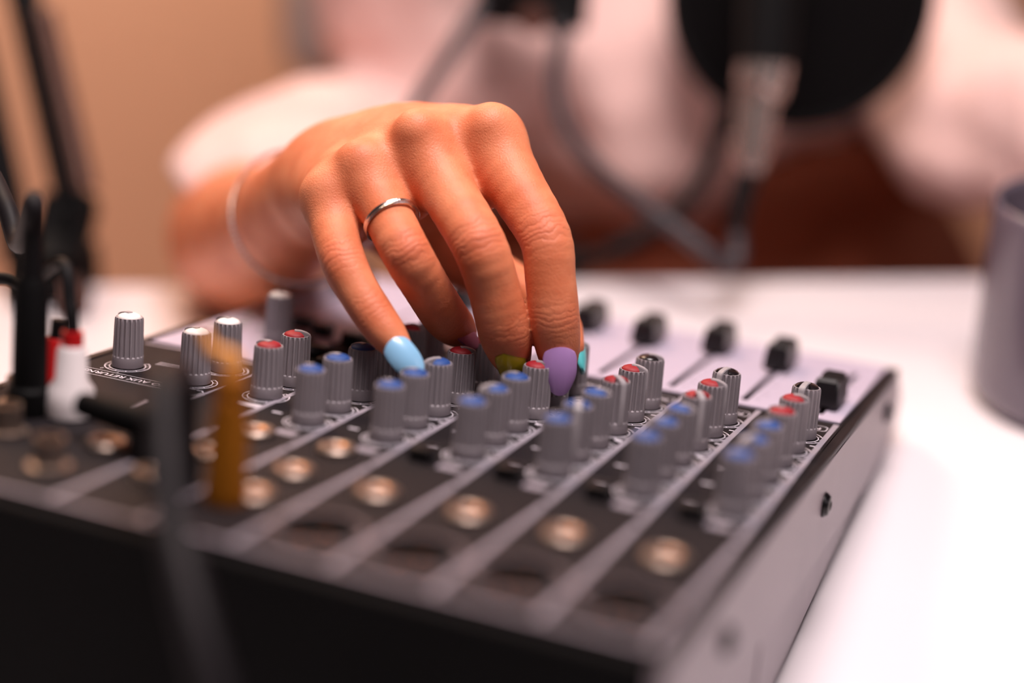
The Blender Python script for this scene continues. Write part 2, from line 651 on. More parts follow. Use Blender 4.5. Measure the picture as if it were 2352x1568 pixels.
KB, KP = knob_body(), knob_pointer()
CAPS = {c: knob_cap('cap', m) for c, m in (('blue', M_cap_blue), ('red', M_cap_red), ('white', M_cap_white), ('black', M_cap_black))}


def knob(x, y, color, deg, z=0.0, label=None):
    o = part('knob', KB, x, y, z, math.radians(deg))
    o['label'] = 'grey ribbed knob with a %s cap' % color
    c = link('cap', CAPS[color], o)
    c['label'] = '%s inlay cap' % color
    link('pointer', KP, o)
    part('knob_scale', SCALE, x, y, z)
    return o


ang = {  # pointer directions read from the photograph: 0 right, 90 away, -90 towards the camera
    (0, 0): 170, (0, 1): -120, (0, 2): 175, (0, 3): 150, (0, 4): 15, (0, 5): -100,
    (1, 0): 165, (1, 1): 200, (1, 2): 15, (1, 3): -55, (1, 4): -5, (1, 5): -108,
    (2, 0): 170, (2, 1): -70, (2, 2): 20, (2, 3): -40, (2, 4): 0, (2, 5): 18,
    (3, 0): 165, (3, 1): -140, (3, 2): 170, (3, 3): 10, (3, 4): 0, (3, 5): 20,
    (4, 0): 165, (4, 1): 172, (4, 2): -135, (4, 3): 30, (4, 4): 0, (4, 5): -95,
    (5, 0): 165, (5, 1): 172, (5, 2): 165, (5, 3): 20, (5, 4): 30, (5, 5): -95}
for i, x in enumerate(COLX):
    for j, y in enumerate(ROWY):
        knob(x, y, 'blue' if j < 3 else 'red' if j < 5 else 'black', ang[(i, j)])
knob(-165.5, 17.5, 'red', 170)
knob(-166.0, 36.5, 'red', 25)
knob(-221.8, 19.0, 'white', 165)
knob(-193.0, 16.5, 'white', 168)
knob(-193.0, 36.5, 'white', 168)
knob(-199.5, 84.0, 'white', 150, 0.7)

# faders
def fader_mesh():
    prof = [(-10.2, 1.6), (-10.0, 6.0), (-9.0, 10.6), (-7.6, 11.6), (-4.5, 10.9), (-1.2, 9.6), (-0.35, 9.2), (0.35, 9.2), (1.2, 9.6), (4.5, 10.9), (7.6, 11.6), (9.0, 10.6), (10.0, 6.0), (10.2, 1.6)]
    bm = bmesh.new()
    L = [bm.verts.new((-(5.4 - 0.11 * z) * mm, y * mm, z * mm)) for y, z in prof]
    R_ = [bm.verts.new(((5.4 - 0.11 * z) * mm, y * mm, z * mm)) for y, z in prof]
    n = len(prof)
    for k in range(n):
        k2 = (k + 1) % n
        bm.faces.new((L[k], L[k2], R_[k2], R_[k]))
    bm.faces.new(L)
    bm.faces.new(R_[::-1])
    side = [e for e in bm.edges if (e.verts[0] in L) == (e.verts[1] in L)]
    bmesh.ops.bevel(bm, geom=side, offset=0.7 * mm, segments=3, affect='EDGES')
    return from_bm('fader_cap', bm, M_fader, angle=35)


FM = fader_mesh()
stem = box_mesh('fader_stem', -0.8 * mm, 0.8 * mm, -3 * mm, 3 * mm, -1.0 * mm, 2.2 * mm, M_button)
for k, y in enumerate((141, 184, 194, 187, 193, 186, 190)):
    o = part('fader_cap', FM, -28 * k, y, 0.4)
    link('fader_stem', stem, o)
o = part('fader_cap', FM, -220.9, 186, 0.4)
link('fader_stem', stem, o)

# fader graduations
for k in range(6):
    for j in range(9):
        y = 130 + j * 8
        bx('graduation', -28 * k + 3.0, -28 * k + (6.5 if j % 2 else 5.0), y - 0.15, y + 0.15, 0.7, 0.76, M_dark_print)

# push buttons, lamps, sockets
btn = box_mesh('push_button', -3.6 * mm, 3.6 * mm, -3.2 * mm, 3.2 * mm, 0, 4.6 * mm, M_button, 0.5 * mm)
for k in range(6):
    if k < 4:
        part('push_button', btn, -8.5 - 28.4 * k, -12, 0)
    bx('label_plate', -3.6 - 28.0 * k, 3.6 - 28.0 * k, -16, -11.6, 0, 0.12, M_grey_print)
    bx('label_plate', 4.2 - 28.0 * k, 7.4 - 28.0 * k if False else 6.6 - 28.0 * k, 46.2, 48.2, 0, 0.12, M_print)
for x, y in ((-189, 83), (-203, 110), (-176, 100), (-191, 104)):
    part('push_button', btn, x, y, 0.6)
for x, y in ((-150, 118 - 14), (-178, 60), (-166, 62), (-178, 76)):
    part('push_button', btn, x, y, 0.0)


def jack(x, y, r=5.6, inner=M_brass):
    o = part('jack_socket', lathe('jack_socket', [(3.3 * mm, 0.0), (r * mm, 0), (r * mm, 1.7 * mm), (r * 0.86 * mm, 2.6 * mm), (3.9 * mm, 2.7 * mm), (3.3 * mm, 2.3 * mm), (3.3 * mm, -0.0)], 24, M_nickel, close=False), x, y, 0.0)
    link('contact_ring', lathe('contact_ring', [(3.3 * mm, 2.2 * mm), (2.9 * mm, 2.0 * mm), (2.7 * mm, 0.4 * mm), (0, 0.3 * mm)], 20, inner, close=False), o)
    return o


for k in range(4):
    jack(-5 - 28.4 * k, -50, 6.6)
for x, y in ((-118, -48), (-118, -22), (-117, -72), (-146, -48), (-146, -22), (-148, -74), (-174, -60), (-176, -30)):
    jack(x, y, 6.2)
for x, y in ((-205, -40), (-205, -66), (-221, -40), (-221, -66), (-176, -84), (-205, -90)):
    o = part('phono_socket', lathe('phono_socket', [(6.4 * mm, 0), (6.4 * mm, 1.0 * mm), (4.3 * mm, 1.4 * mm), (4.2 * mm, 9 * mm), (3.6 * mm, 9 * mm), (3.6 * mm, 3 * mm), (0, 3 * mm)], 24, M_nickel, close=False), x, y, 0)
well = lathe('microphone_socket', [(11.15 * mm, 0.0), (11.15 * mm, -1.0 * mm), (10.4 * mm, -9 * mm), (0, -9 * mm)], 32, M_socket, close=False)
rim = lathe('socket_rim', [(11.2 * mm, 0.02 * mm), (13.3 * mm, 0.02 * mm), (13.1 * mm, 0.6 * mm), (11.2 * mm, 0.6 * mm), (11.2 * mm, 0.02 * mm)], 32, M_rim, close=False)
core = lathe('socket_core', [(8.0 * mm, -9 * mm), (7.8 * mm, -3.2 * mm), (7.0 * mm, -2.8 * mm), (0, -2.8 * mm)], 28, M_socket, close=False)
pinm = lathe('pin_hole', [(1.5 * mm, -2.78 * mm), (1.4 * mm, -2.4 * mm), (0.8 * mm, -2.4 * mm), (0.8 * mm, -2.7 * mm), (0, -2.7 * mm)], 12, M_brass, close=False)
for x, y, r in XLRS:
    o = part('microphone_socket', well, x, y, 0)
    link('socket_rim', rim, o)
    link('socket_core', core, o)
    for a in (90, 210, 330):
        p = link('pin_hole', pinm, o)
        p.location = (4.2 * mm * math.cos(math.radians(a)), 4.2 * mm * math.sin(math.radians(a)), 0)


# lettering (reads from the far side, where the operator sits)
TXT = {}


def lettering(s, x, y, size, m=M_print, z=0.12, bold=0.0, width=1.0):
    key = (s, size, m.name, bold)
    if key not in TXT:
        cu = bpy.data.curves.new('lettering', 'FONT')
        cu.body = s
        cu.size = size * mm
        cu.align_x = 'CENTER'
        cu.align_y = 'CENTER'
        cu.offset = bold * mm
        cu.resolution_u = 3
        tmp = bpy.data.objects.new('tmp_text', cu)
        COL.objects.link(tmp)
        dg = bpy.context.evaluated_depsgraph_get()
        me = bpy.data.meshes.new_from_object(tmp.evaluated_get(dg))
        me.name = 'lettering'
        me.materials.clear()
        me.materials.append(m)
        bpy.data.objects.remove(tmp)
        TXT[key] = me
    o = part('lettering', TXT[key], x, y, z, PI)
    o.scale = (width, 1, 1)
    return o


def outline(x0, x1, y0, y1, w=0.3, cut=1.2):
    pts = [(x0 + cut, y0), (x1 - cut, y0), (x1, y0 + cut), (x1, y1 - cut), (x1 - cut, y1), (x0 + cut, y1), (x0, y1 - cut), (x0, y0 + cut)]
    cx, cy = (x0 + x1) / 2, (y0 + y1) / 2
    inner = [(p[0] + (w if p[0] < cx else -w), p[1] + (w if p[1] < cy else -w)) for p in pts]
    V = [(p[0] * mm, p[1] * mm, 0.1 * mm) for p in pts + inner]
    F = [(k, (k + 1) % 8, 8 + (k + 1) % 8, 8 + k) for k in range(8)]
    link('printed_frame', mesh('printed_frame', V, F, M_print, False), mx)


lettering('STEREO AUX RETURNS', -210, 6.1, 3.7, bold=0.06, width=1.08)
outline(-236 + 1, -183.8, 2.6, 9.2)
for x in (-221.8, -193.0):
    lettering('0', x - 5.2, (19.0 if x < -200 else 16.5) - 7.6, 2.2)
    lettering('1', x + 2.4, (19.0 if x < -200 else 16.5) - 9.2, 2.2)
for y in (27.2, 28.6, 30.0):
    bx('printed_mark', -216, -203, y, y + 0.5, 0, 0.1, M_print)
for k in range(6):
    x = -28.0 * k
    lettering('PAN' if k < 4 else 'BAL', x + 1.0, 107.6, 3.4, bold=0.08)
    outline(x - 11, x + 6.4, 104.6, 111.4)
    lettering('L', x + 7.6, 99.5, 1.9)
    lettering('R', x - 7.6, 99.5, 1.9)
    for j in range(5):
        y = ROWY[j]
        lettering('-15' if j < 3 else '-\u221e', x + 8.2, y + 7.6, 2.0)
        bx('printed_mark', x + 5.2, x + 7.0, y + 9.6, y + 10.5, 0, 0.1, M_print)
        if j < 4:
            bx('printed_mark', x - 15.0, x - 11.6, y + 3.0, y + 4.2, 0, 0.1, M_print)
bx('label_plate', -170, -159, 3.6, 7.4, 0, 0.12, M_print)
for j in range(8):
    bx('printed_bar', -231, -219 - (j % 3) * 2, 72 + 6.5 * j, 73.6 + 6.5 * j, 0.7, 0.77, M_green_print if j % 2 == 0 else M_dark_print)
for j in range(4):
    bx('printed_bar', -216, -205, 96 + 9 * j, 97.4 + 9 * j, 0.7, 0.77, M_green_print)

# ------------------------------------------------------------------ the person: hand, arms, clothes
def skin_material():
    m = bpy.data.materials.new('skin')
    m.use_nodes = True
    nt = m.node_tree
    b = nt.nodes['Principled BSDF']
    tc = nt.nodes.new('ShaderNodeTexCoord')

    def noise(scale, detail=3.0, rough=0.5):
        n = nt.nodes.new('ShaderNodeTexNoise')
        n.inputs['Scale'].default_value = scale
        n.inputs['Detail'].default_value = detail
        n.inputs['Roughness'].default_value = rough
        nt.links.new(tc.outputs['Object'], n.inputs['Vector'])
        return n
    n1 = noise(70.0, 4.0)
    ramp = nt.nodes.new('ShaderNodeValToRGB')
    ramp.color_ramp.elements[0].position = 0.3
    ramp.color_ramp.elements[1].position = 0.72
    ramp.color_ramp.elements[0].color = lin((207, 112, 73)) + (1,)
    ramp.color_ramp.elements[1].color = lin((229, 142, 102)) + (1,)
    nt.links.new(n1.outputs['Fac'], ramp.inputs['Fac'])
    at_m = nt.nodes.new('ShaderNodeAttribute')
    at_m.attribute_name = 'crease_mask'
    at_s = nt.nodes.new('ShaderNodeAttribute')
    at_s.attribute_name = 'crease_pos'
    red = nt.nodes.new('ShaderNodeMix')
    red.data_type = 'RGBA'
    red.blend_type = 'MIX'
    k = nt.nodes.new('ShaderNodeMath')
    k.operation = 'MULTIPLY'
    k.inputs[1].default_value = 0.35
    nt.links.new(at_m.outputs['Fac'], k.inputs[0])
    nt.links.new(k.outputs[0], red.inputs['Factor'])
    nt.links.new(ramp.outputs['Color'], red.inputs['A'])
    red.inputs['B'].default_value = lin((206, 102, 76)) + (1,)
    nt.links.new(red.outputs['Result'], b.inputs['Base Color'])
    b.inputs['Roughness'].default_value = 0.52
    b.inputs['Specular IOR Level'].default_value = 0.4
    b.inputs['Subsurface Weight'].default_value = 0.3
    b.inputs['Subsurface Radius'].default_value = (1.0, 0.35, 0.18)
    b.inputs['Subsurface Scale'].default_value = 0.004
    # relief: fine skin grain, plus creases over the knuckles
    g = noise(1500.0, 3.0, 0.6)
    v = nt.nodes.new('ShaderNodeTexVoronoi')
    v.feature = 'DISTANCE_TO_EDGE'
    v.inputs['Scale'].default_value = 900.0
    nt.links.new(tc.outputs['Object'], v.inputs['Vector'])
    gsum = nt.nodes.new('ShaderNodeMath')
    gsum.operation = 'ADD'
    nt.links.new(g.outputs['Fac'], gsum.inputs[0])
    nt.links.new(v.outputs['Distance'], gsum.inputs[1])
    wob = noise(190.0, 3.0)
    wm = nt.nodes.new('ShaderNodeMath')
    wm.operation = 'MULTIPLY_ADD'
    wm.inputs[1].default_value = 0.0060
    nt.links.new(wob.outputs['Fac'], wm.inputs[0])
    nt.links.new(at_s.outputs['Fac'], wm.inputs[2])
    fr = nt.nodes.new('ShaderNodeMath')
    fr.operation = 'MULTIPLY'
    fr.inputs[1].default_value = 2.0 * PI / 0.0046
    nt.links.new(wm.outputs[0], fr.inputs[0])
    sn = nt.nodes.new('ShaderNodeMath')
    sn.operation = 'SINE'
    nt.links.new(fr.outputs[0], sn.inputs[0])
    ab = nt.nodes.new('ShaderNodeMath')
    ab.operation = 'ABSOLUTE'
    nt.links.new(sn.outputs[0], ab.inputs[0])
    pw = nt.nodes.new('ShaderNodeMath')
    pw.operation = 'POWER'
    pw.inputs[1].default_value = 0.35
    nt.links.new(ab.outputs[0], pw.inputs[0])
    cm = nt.nodes.new('ShaderNodeMath')
    cm.operation = 'MULTIPLY'
    nt.links.new(pw.outputs[0], cm.inputs[0])
    nt.links.new(at_m.outputs['Fac'], cm.inputs[1])
    b1 = nt.nodes.new('ShaderNodeBump')
    b1.inputs['Strength'].default_value = 0.38
    b1.inputs['Distance'].default_value = 0.0009
    nt.links.new(cm.outputs[0], b1.inputs['Height'])
    b2 = nt.nodes.new('ShaderNodeBump')
    b2.inputs['Strength'].default_value = 0.28
    b2.inputs['Distance'].default_value = 0.0005
    nt.links.new(gsum.outputs[0], b2.inputs['Height'])
    nt.links.new(b1.outputs['Normal'], b2.inputs['Normal'])
    nt.links.new(b2.outputs['Normal'], b.inputs['Normal'])
    return m


M_skin = skin_material()
M_shirt = mat('pink_knit', (238, 198, 190), 0.9, var=0.05, vscale=25, bump=0.3, bscale=700, sheen=0.3)
M_trousers = mat('brown_cloth', (176, 98, 70), 0.9, var=0.1, vscale=30, bump=0.3, bscale=600)


def J(px, py, d, r):
    return (at(px, py, d / 1000.0), r / 1000.0)


# joint chains of the right hand, knuckle to tip, radius in millimetres
FINGERS = {
    'index': [J(1132, 322, 571, 10.6), J(1186, 430, 561, 10.0), J(1252, 545, 551, 8.8), J(1264, 640, 550.5, 8.5), J(1273, 728, 552, 8.6), J(1280, 790, 555, 7.8), J(1284, 842, 557.2, 5.8)],
    'middle': [J(968, 340, 567, 10.4), J(1028, 440, 557, 9.5), J(1100, 562, 544, 9.1), J(1133, 660, 547, 8.7), J(1156, 755, 552, 8.9), J(1169, 800, 558, 7.8), J(1178, 828, 566, 6.0)],
    'ring': [J(840, 402, 565, 9.6), J(885, 485, 555, 8.4), J(934, 582, 544, 8.2), J(983, 665, 553, 7.9), J(1022, 725, 563, 7.9), J(1046, 750, 571, 7.0), J(1060, 760, 577, 5.6)],
    'pinky': [J(758, 462, 566, 9.0), J(768, 530, 557, 8.0), J(790, 604, 548, 7.6), J(821, 665, 545, 7.0), J(856, 720, 543, 6.9), J(888, 764, 541, 6.3), J(910, 792, 540, 5.0)],
    'thumb': [J(880, 480, 622, 13.0), J(960, 545, 622, 12.0), J(1060, 600, 618, 10.5), J(1150, 645, 612, 9.5), J(1228, 695, 602, 8.8), J(1285, 745, 584, 7.5), J(1306, 797, 574, 5.6)],
}
METACARPALS = [
    [FINGERS['index'][0], J(1040, 318, 580, 11.0), J(930, 320, 594, 11.8), J(810, 368, 608, 12.5)],
    [FINGERS['middle'][0], J(905, 338, 582, 10.6), J(840, 352, 594, 11.4), J(775, 388, 608, 12.0)],
    [FINGERS['ring'][0], J(812, 392, 582, 10.0), J(780, 395, 594, 10.8), J(752, 415, 607, 11.5)],
    [FINGERS['pinky'][0], J(750, 452, 582, 9.8), J(743, 448, 594, 10.4), J(735, 450, 606, 11.0)],
]
KNUCKLES = [J(1126, 286, 564, 6.2), J(955, 296, 559, 6.0), J(826, 366, 559, 5.4), J(742, 438, 561, 5.0)]
PALM = [[J(1060, 400, 592, 12), J(880, 440, 606, 16)], [J(900, 450, 588, 11), J(800, 460, 606, 16)], [J(800, 480, 582, 10), J(760, 470, 604, 15)],
        [FINGERS['thumb'][0], J(790, 440, 615, 16)], [FINGERS['thumb'][1], J(1020, 440, 596, 11)]]
WEBS = [[J(1048, 330, 576, 9.6), J(1098, 445, 569, 6.6)], [J(900, 362, 573, 9.4), J(948, 462, 566, 6.4)], [J(792, 430, 572, 9.0), J(816, 520, 567, 5.8)]]
ARM = [J(785, 405, 608, 16.5), J(730, 442, 624, 18.5), J(676, 492, 650, 21.0), J(634, 524, 690, 25.0), J(600, 540, 740, 31.0), J(576, 546, 790, 35.0), J(566, 544, 815, 35.5)]
ELBOW = at(566, 544, 0.815)
# person frame: u to the photo's right, v away from the camera, z up
PU = np.array([0.924, 0.382, 0.0])
PV = np.array([-0.382, 0.924, 0.0])
PQ = at(1530, 450, 1.05)
PQ[2] = 0.0


def pp(u, v, z):
    return PQ + PU * u + PV * v + np.array([0, 0, z])


SHOULDER_R, SHOULDER_L = at(985, -120, 1.05), at(1990, -90, 1.06)
ELBOW_L = at(2240, 280, 0.93)
HAND_L = at(2740, 480, 0.82)


def fine(c, n=4):
    p = spline([q[0] for q in c], n)
    r = np.interp(np.linspace(0, len(c) - 1, len(p)), np.arange(len(c)), [q[1] for q in c])
    # round the radius profile a little
    r2 = r.copy()
    r2[1:-1] = 0.25 * r[:-2] + 0.5 * r[1:-1] + 0.25 * r[2:]
    return list(zip(p, r2))


FINE = {n: fine(c) for n, c in FINGERS.items()}
FINE_META = [fine(c, 3) for c in METACARPALS]
FINE_ARM = fine(ARM, 6)


def near_chain(P, coarse, fine_c, kf=0.0004):
    """smooth finger: only points close to it are measured against the fine chain"""
    d = chain(P, coarse, 0.0005)
    k = d < 0.014
    if k.any():
        d[k] = chain(P[k], fine_c, kf)
    return d


def hand_field(P):
    palm = None
    for c, cf in zip(METACARPALS, FINE_META):
        e = near_chain(P, c, cf)
        palm = e if palm is None else smin(palm, e, 0.014)
    for a, r in KNUCKLES:
        palm = smin(palm, d_cone(P, a, a + 1e-4, r, r), 0.0075)
    for (a, ra), (b, rb) in PALM:
        palm = smin(palm, d_cone(P, a, b, ra, rb), 0.009)
    for (a, ra), (b, rb) in WEBS:
        palm = smin(palm, d_cone(P, a, b, ra, rb), 0.008)
    palm = smin(palm, near_chain(P, ARM, FINE_ARM, 0.006) + 0.0015, 0.010)
    d = palm
    for n in ('index', 'middle', 'ring', 'pinky', 'thumb'):
        c = FINGERS[n]
        f = near_chain(P, c, FINE[n])
        pad = smin(f, palm, 0.006 if n != 'thumb' else 0.010)
        d = smin(d, pad, 0.0008)
    up = chain(P, [(ELBOW, 0.035), (at(760, 390, 0.92), 0.030)], 0.01)
    return smin(d, up, 0.01)


hv, hq = surface(hand_field, (-0.42, 0.02, -0.012), (-0.055, 0.40, 0.185), 0.0009)
# crease coordinates over the finger joints, for the skin relief
n_h = len(hv)
mask = np.zeros(n_h)
pos = np.zeros(n_h)
VIEW = -B[:, 2]
for n, js in (('index', (2, 4)), ('middle', (2, 4)), ('ring', (2, 4)), ('pinky', (2, 4))):
    c = FINGERS[n]
    for j in js:
        p = c[j][0]
        ax = c[j + 1][0] - c[j - 1][0]
        ax /= np.linalg.norm(ax)
        rel = hv - p
        s = rel @ ax
        radial = rel - s[:, None] * ax
        rr = np.linalg.norm(radial, axis=1)
        side = (radial @ VIEW) / np.maximum(rr, 1e-6)
        w = np.exp(-(s / 0.0062) ** 2) * np.clip(side * 1.6 - 0.1, 0, 1) * (rr < c[j][1] * 1.7)
        w *= 1.0 if j == 2 else 0.6
        up_ = w > mask
        pos = np.where(up_, s, pos)
        mask = np.maximum(mask, w)

person = thing('person', 'seated person in a pink top turning a knob with painted nails on one hand', 'person', tuple(pp(0, 0, FLOOR_Z)))
PER_INV = Matrix.Translation(-Vector(pp(0, 0, FLOOR_Z)))


def own(name, me, m=None):
    o = link(name, me, person, m)
    o.matrix_parent_inverse = PER_INV
    return o


# far arm and trunk under the clothes, coarser, in the same skin mesh
def trunk_field(P):
    Q = P - PQ
    u, v, z = Q @ PU, Q @ PV, Q[:, 2]
    L = np.stack([u, v * 1.35, z], 1).astype(np.float32)
    d = d_cone(L, (0, 0.05, -0.22), (-0.01, 0.05, 0.06), 0.105, 0.100)
    d = smin(d, d_cone(P, SHOULDER_R, SHOULDER_L, 0.038, 0.038), 0.03)
    d = smin(d, d_cone(L, (-0.01, 0.06, 0.12), (-0.01, 0.06, 0.22), 0.05, 0.05), 0.03)
    d = smin(d, d_cone(P, SHOULDER_L, ELBOW_L, 0.034, 0.026), 0.015)
    d = smin(d, d_cone(P, ELBOW_L - np.array([0, 0, 0.006]), HAND_L - np.array([0, 0, 0.012]), 0.026, 0.026), 0.008)
    d = smin(d, chain(P, [(SHOULDER_R, 0.036), (at(1010, 190, 1.03), 0.032), (at(760, 390, 0.91), 0.028)], 0.01), 0.015)
    return d


lo = pp(0, 0, 0) - np.array([0.48, 0.45, 0.37])
tv, tq = surface(trunk_field, lo, lo + np.array([1.1, 0.9, 0.68]), 0.008, 0.03)
V = np.concatenate([hv, tv])
Q4 = np.concatenate([hq, tq + n_h])
me = fast_mesh('body', V, Q4, M_skin)
a = me.attributes.new('crease_mask', 'FLOAT', 'POINT')
a.data.foreach_set('value', np.concatenate([mask, np.zeros(len(tv))]).astype(np.float32))
a = me.attributes.new('crease_pos', 'FLOAT', 'POINT')
a.data.foreach_set('value', np.concatenate([pos, np.zeros(len(tv))]).astype(np.float32))
body = own('body', me)
body['label'] = 'tanned bare hand and forearm'


# clothes
def folds(P, s, amp, ph=0.0):
    x, y, z = P[:, 0] * s, P[:, 1] * s, P[:, 2] * s
    return amp * (np.sin(x + 1.3 * np.sin(0.7 * y + ph) + ph) * np.sin(0.8 * z + 0.9 * x + 1.7 * ph) + 0.5 * np.sin(1.9 * z - 1.1 * y + 2 * ph))


def shirt_field(P):
    Q = P - PQ
    u, v, z = Q @ PU, Q @ PV, Q[:, 2]
    L = np.stack([u, v * 1.3, z], 1).astype(np.float32)
    d = d_cone(L, (0.01, 0.05, -0.06), (-0.01, 0.05, 0.06), 0.138, 0.142)
    for cu, cz in ((-0.125, 0.075), (-0.015, 0.045)):
        d = smin(d, d_cone(L, (cu, -0.085, cz), (cu, -0.04, cz + 0.05), 0.058, 0.075), 0.04)
    d = smin(d, d_cone(P, SHOULDER_R, SHOULDER_L, 0.062, 0.062), 0.05)
    upper = chain(P, [(SHOULDER_R, 0.060), (at(930, -14, 0.945), 0.050), (at(1015, 100, 0.955), 0.050)], 0.02)
    d = smin(d, upper, 0.015)
    lower = chain(P, [(ELBOW + 0.12 * (at(745, 372, 0.90) - ELBOW) + np.array([0, 0, 0.008]), 0.045), (at(745, 372, 0.90), 0.045), (at(900, 372, 0.965), 0.046), (at(1060, 330, 1.03), 0.05)], 0.01)
    d = smin(d, lower, 0.004)
    sl = chain(P, [(SHOULDER_L, 0.062), (ELBOW_L, 0.048), (ELBOW_L + 0.42 * (HAND_L - ELBOW_L) + np.array([0, 0, 0.010]), 0.042)], 0.02)
    d = smin(d, sl, 0.02)
    d = d + folds(P, 42.0, 0.0045) + folds(P, 95.0, 0.0016, 2.0)
    hem = -0.012 - z + 0.12 * u
    d = np.maximum(d, hem)
    # open cuffs
    e = ELBOW
    ax = np.array([0.35, 0.25, 0.90])
    ax /= np.linalg.norm(ax)
    cut = 0.012 - (P - e) @ ax
    nearby = np.linalg.norm(P - e, axis=1) < 0.075
    d = np.where(nearby, np.maximum(d, cut), d)
    return d


def trouser_field(P):
    Q = P - PQ
    u, v, z = Q @ PU, Q @ PV, Q[:, 2]
    L = np.stack([u, v * 1.25, z], 1).astype(np.float32)
    d = d_cone(L, (-0.04, 0.06, -0.16), (0.10, 0.06, -0.16), 0.145, 0.145)
    d = smin(d, d_cone(L, (0.02, 0.05, -0.12), (0.045, 0.05, 0.02), 0.145, 0.146), 0.05)
    for s in (-1, 1):
        d = smin(d, d_cone(P, pp(s * 0.09 + 0.03, 0.02, -0.215), pp(s * 0.11 + 0.03, -0.36, -0.215), 0.08, 0.065), 0.04)
        d = smin(d, d_cone(P, pp(s * 0.11 + 0.03, -0.36, -0.215), pp(s * 0.11 + 0.03, -0.33, -0.64), 0.06, 0.045), 0.03)
    d = d + folds(P, 40.0, 0.003, 1.0)
    d = np.maximum(d, z - 0.022 - 0.12 * u)
    return np.maximum(d, -(shirt_solid(P) - 0.001))


def shirt_solid(P):
    return np.minimum(shirt_field(P), trunk_field(P))


lo = pp(0, 0, 0) - np.array([0.50, 0.45, 0.09])
sv, sq = surface(shirt_field, lo, lo + np.array([1.0, 0.85, 0.36]), 0.0055, 0.03)
own('shirt', fast_mesh('shirt', sv, sq, M_shirt))['label'] = 'dusty pink top with loose sleeves'
lo = pp(0, -0.1, -0.70)
lo = lo - np.array([0.40, 0.45, 0.0])
tv2, tq2 = surface(trouser_field, lo, lo + np.array([0.85, 0.9, 0.76]), 0.010, 0.04)
own('trousers', fast_mesh('trousers', tv2, tq2, M_trousers))['label'] = 'brown trousers'
for s in (-1, 1):
    a, b = pp(s * 0.11 + 0.03, -0.30, -0.715), pp(s * 0.115 + 0.03, -0.43, -0.722)
    me = tube('shoe', [a, 0.5 * (a + b) + np.array([0, 0, 0.004]), b], [0.036, 0.036, 0.028], mat('shoe_leather', (60, 40, 34), 0.5), 16, 6)
    for v_ in me.vertices:
        v_.co.z = max(v_.co.z, FLOOR_Z + 0.0005)
    own('shoe', me)['label'] = 'brown shoe under the desk'


# fingernails: curved plates lying on the finger ends
def nail(root, tip, normal, width, bend, color, label, lift=0.0004, name='fingernail', tr=0.15):
    root, tip, normal = (np.asarray(x, float) for x in (root, tip, normal))
    ax = tip - root
    Ln = np.linalg.norm(ax)
    ax /= Ln
    normal = normal - ax * (normal @ ax)
    normal /= np.linalg.norm(normal)
    side = np.cross(ax, normal)
    nu, nv = 24, 22
    V, F = [], []
    for layer in (1, 0):
        for i in range(nu + 1):
            t = i / nu
            w = width * 0.5 * (1 - max(0.0, (0.22 - t) / 0.22) ** 2.0 * 0.16) * (1 - max(0.0, (t - 0.5) / 0.5) ** 2.2 * 0.20)
            for j in range(nv + 1):
                s = -1 + 2 * j / nv
                a = s * w / bend
                q = root + ax * (t * Ln - tr * Ln * (abs(s) ** (3.0 if tr < 0.2 else 2.3)) * max(0.0, (t - 0.4) / 0.6) + 0.12 * Ln * (s * s) * max(0.0, (0.5 - t) / 0.5)) + side * (bend * math.sin(a)) + normal * (bend * (math.cos(a) - 1) + 0.0011 * (1 - (2 * t - 1) ** 2) + lift)
                if layer == 0:
                    q = q - normal * 0.0009
                V.append(q)
    st = (nu + 1) * (nv + 1)
    for i in range(nu):
        for j in range(nv):
            a = i * (nv + 1) + j
            F.append((a, a + 1, a + nv + 2, a + nv + 1))
            F.append((st + a, st + a + nv + 1, st + a + nv + 2, st + a + 1))
    for j in range(nv):
        F.append((j, st + j, st + j + 1, j + 1))
        a = nu * (nv + 1) + j
        F.append((a, a + 1, st + a + 1, st + a))
    for i in range(nu):
        a = i * (nv + 1)
        F.append((a, a + nv + 1, st + a + nv + 1, st + a))
        a = a + nv
        F.append((a, st + a, st + a + nv + 1, a + nv + 1))
    m = mat('nail_polish_' + color[0], color[1], 0.28, var=0.02, vscale=200, coat=0.25)
    o = own(name, mesh('fingernail', V, F, m, True))
    o['label'] = label
    bm = bmesh.new()
    bm.from_mesh(o.data)
    bmesh.ops.recalc_face_normals(bm, faces=bm.faces[:])
    bm.to_mesh(o.data)
    bm.free()
    o.data.set_sharp_from_angle(angle=math.radians(50))
    return o


nail(at(1288, 797, 0.5468), at(1285, 908, 0.5505), VIEW + 0.10 * B[:, 0], 0.0128, 0.0082, ('lilac', (172, 132, 190)), 'lilac nail of the index finger', tr=0.26)
nail(at(1167, 804, 0.5476), at(1188, 872, 0.5560), VIEW * 0.9 - 0.45 * B[:, 1], 0.0112, 0.0080, ('olive', (158, 136, 18)), 'olive yellow nail of the middle finger')
nail(at(1046, 738, 0.5625), at(1098, 790, 0.5720), VIEW * 0.7 + 0.5 * B[:, 0] - 0.4 * B[:, 1], 0.0100, 0.0074, ('mauve', (178, 112, 142)), 'mauve nail of the ring finger')
nail(at(898, 780, 0.5342), at(962, 862, 0.5340), VIEW + 0.20 * B[:, 0] - 0.15 * B[:, 1], 0.0106, 0.0080, ('pale_blue', (140, 192, 228)), 'pale blue nail of the little finger')
nail(at(1331, 765, 0.5785), at(1341, 856, 0.5725), B[:, 0] * 0.95 + 0.10 * VIEW, 0.0105, 0.0075, ('mint', (96, 204, 208)), 'mint green thumbnail')

